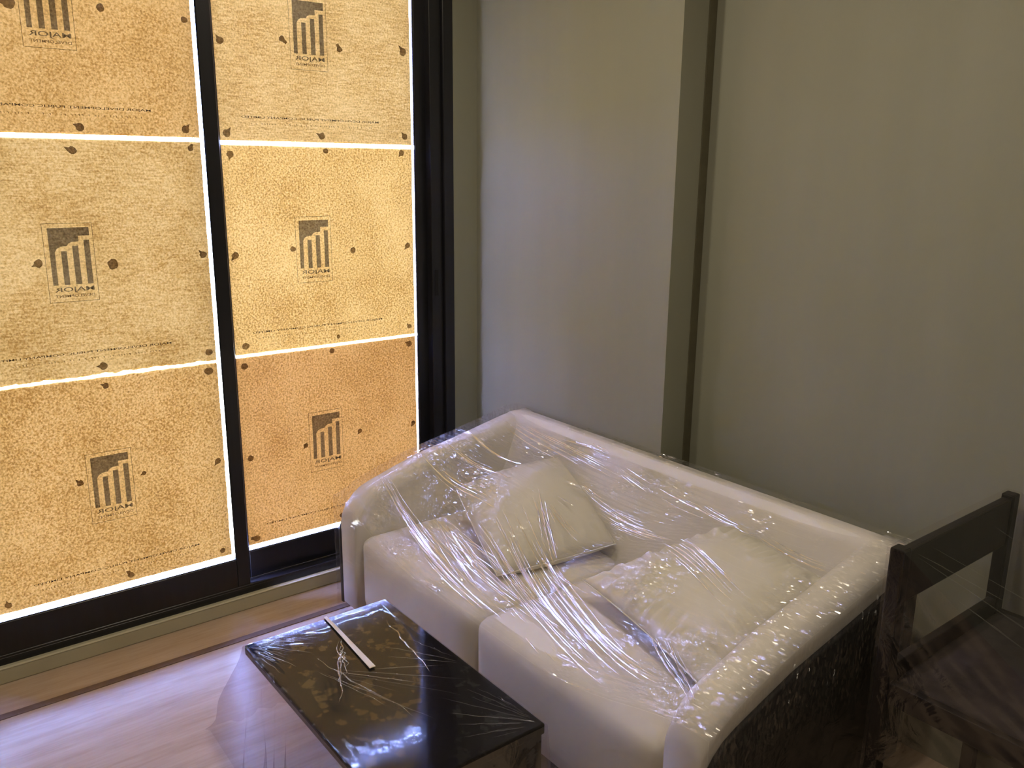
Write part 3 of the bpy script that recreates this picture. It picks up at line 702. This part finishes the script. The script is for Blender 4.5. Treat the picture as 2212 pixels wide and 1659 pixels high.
fan(1.36, TY1 + .01, math.pi * 1.05, math.pi * 1.35, 4, (.02, .08), (.15, .3))
for (a, b, c, d) in ((1.03, -1.19, 1.22, -1.30), (1.04, -1.21, 1.30, -1.335), (1.10, -1.225, 1.20, -1.27), (1.02, -1.05, 1.32, -1.09), (1.07, -1.22, 1.17, -1.25), (1.08, -1.30, 1.45, -1.22)):
    fold(a, b, c, d, tz, .0022, .0022, wrap_t, 30, seed=a * 9, wob=.012, M=FOLD_T)
# tape strip stuck on the film
bm = bmesh.new()
for (xa, xb, ha, hb) in ((TX0 - .002, 1.217, .0045, .0085),):
    n = 24; prev = None
    for i in range(n + 1):
        t = i / n; x = xa + (xb - xa) * t; yc = -1.184 - .018 * t; hw = ha + (hb - ha) * t; z = max(tz(x, yc), TZ + .0006) + .0042
        r = [bm.verts.new((x, yc - hw, z)), bm.verts.new((x, yc + hw, z)), bm.verts.new((x, yc + hw, z - .0012)), bm.verts.new((x, yc - hw, z - .0012))]
        if prev:
            for q in range(4): bm.faces.new((prev[q], prev[(q + 1) % 4], r[(q + 1) % 4], r[q]))
        else: bm.faces.new(r)
        prev = r
    bm.faces.new(prev[::-1])
tag(from_bm('tape_strip', bm, TAPE), 'narrow cream tape strip stuck across the far edge of the wrapped black table', 'tape')

# ---------------------------------------------------------------- chair
CX0, CX1, CY0, CY1 = 2.155, 2.640, -0.448, 0.120
ch = tag(empty('dining_chair', ((CX0 + CX1) / 2, (CY0 + CY1) / 2, 0)), 'dark stained wooden chair with open back frame, wrapped in film, at right', 'chair')
for ya in (CY0, CY1 - .035):
    box('back_post', (CX0, CX0 + .032, ya, ya + .035, 0, 0.868), DWOOD, ch, 0.004)
    box('front_leg', (CX1 - .032, CX1, ya, ya + .035, 0, 0.50), DWOOD, ch, 0.004)
    box('side_rail', (CX0 + .032, CX1 - .032, ya + .006, ya + .029, 0.50, 0.553), DWOOD, ch, 0.003)
    box('stretcher', (CX0 + .032, CX1 - .032, ya + .008, ya + .027, 0.20, 0.225), DWOOD, ch, 0.003)
box('top_rail', (CX0 + .004, CX0 + .028, CY0 + .035, CY1 - .035, 0.735, 0.860), DWOOD, ch, 0.004)
box('seat_rail', (CX0 + .006, CX0 + .028, CY0 + .035, CY1 - .035, 0.50, 0.585), DWOOD, ch, 0.003)
box('seat_rail', (CX1 - .028, CX1 - .006, CY0 + .035, CY1 - .035, 0.50, 0.553), DWOOD, ch, 0.003)
cushion(CX0 + .034, CX1 - .004, CY0 + .03, CY1 - .03, 0.515, 0.560, 0.015, 'seat', SEATM, ch, 0.006)
wr = tag(empty('plastic_wrap', ((CX0 + CX1) / 2, (CY0 + CY1) / 2, 0)), 'clear film tented from the dark chair back down over its seat', 'plastic wrap')
def patch(name, a, b, c, d, nu, nv, amp, seed, M):
    a, b, c, d = [Vector(q) for q in (a, b, c, d)]; nn = (c - a).cross(d - b).normalized()
    P = np.zeros((nv + 1, nu + 1, 3))
    for i in range(nv + 1):
        for j in range(nu + 1):
            u, v = j / nu, i / nv
            p = a * (1 - u) * (1 - v) + b * u * (1 - v) + c * u * v + d * (1 - u) * v
            e = min(1, 6 * min(u, 1 - u, v, 1 - v))
            P[i, j] = p + nn * amp * e * (noise.noise((u * 9 + v * 6, v * 2, seed)) + .5 * noise.noise((u * 20, v * 5, seed)))
    return grid_mesh(name, P, M, wr)
e_ = 0.004
x0, x1, y0, y1, zt, zs = CX0 - e_, CX1 + e_, CY0 - e_, CY1 + e_, 0.870, 0.572
patch('film_tent', (x0 + .036, y0, zt), (x0 + .036, y1, zt), (x1, y1, zs), (x1, y0, zs), 40, 40, .006, 1, FILM_CHAIR)
patch('film_top', (x0, y0, zt), (x0, y1, zt), (x0 + .036, y1, zt + .001), (x0 + .036, y0, zt + .001), 30, 3, .001, 2, FILM_CHAIR)
patch('film_side', (x0, y0, .3), (x0, y0, zt), (x0 + .036, y0, zt), (x0 + .036, y0, .3), 30, 6, .001, 3, FILM_CHAIR)
patch('film_side', (x0 + .036, y0, .36), (x0 + .036, y0, zt), (x1, y0, zs), (x1, y0, .36), 40, 30, .005, 4, FILM_CHAIR)
patch('film_side', (x0 + .036, y1, .36), (x0 + .036, y1, zt), (x1, y1 + .01, zs), (x1, y1 + .01, .36), 40, 30, .006, 5, FILM_CHAIR)
patch('film_front', (x1, y0, zs), (x1, y1, zs), (x1, y1, .36), (x1, y0, .36), 30, 14, .005, 6, FILM_CHAIR)
def tentz(x, y): return zt + (zs - zt) * min(1, max(0, (x - x0 - .036) / (x1 - x0 - .036)))
for k, (a, b, c, d) in enumerate(((2.20, -.43, 2.60, -.20), (2.20, -.36, 2.63, -.02), (2.30, -.43, 2.45, -.36), (2.22, -.10, 2.40, -.02), (2.20, -.42, 2.34, -.30), (2.25, .02, 2.42, .09))):
    fold(a, b, c, d, tentz, .002, .003, wr, 30, M=FOLD_T, seed=k * 2.2, wob=.003)
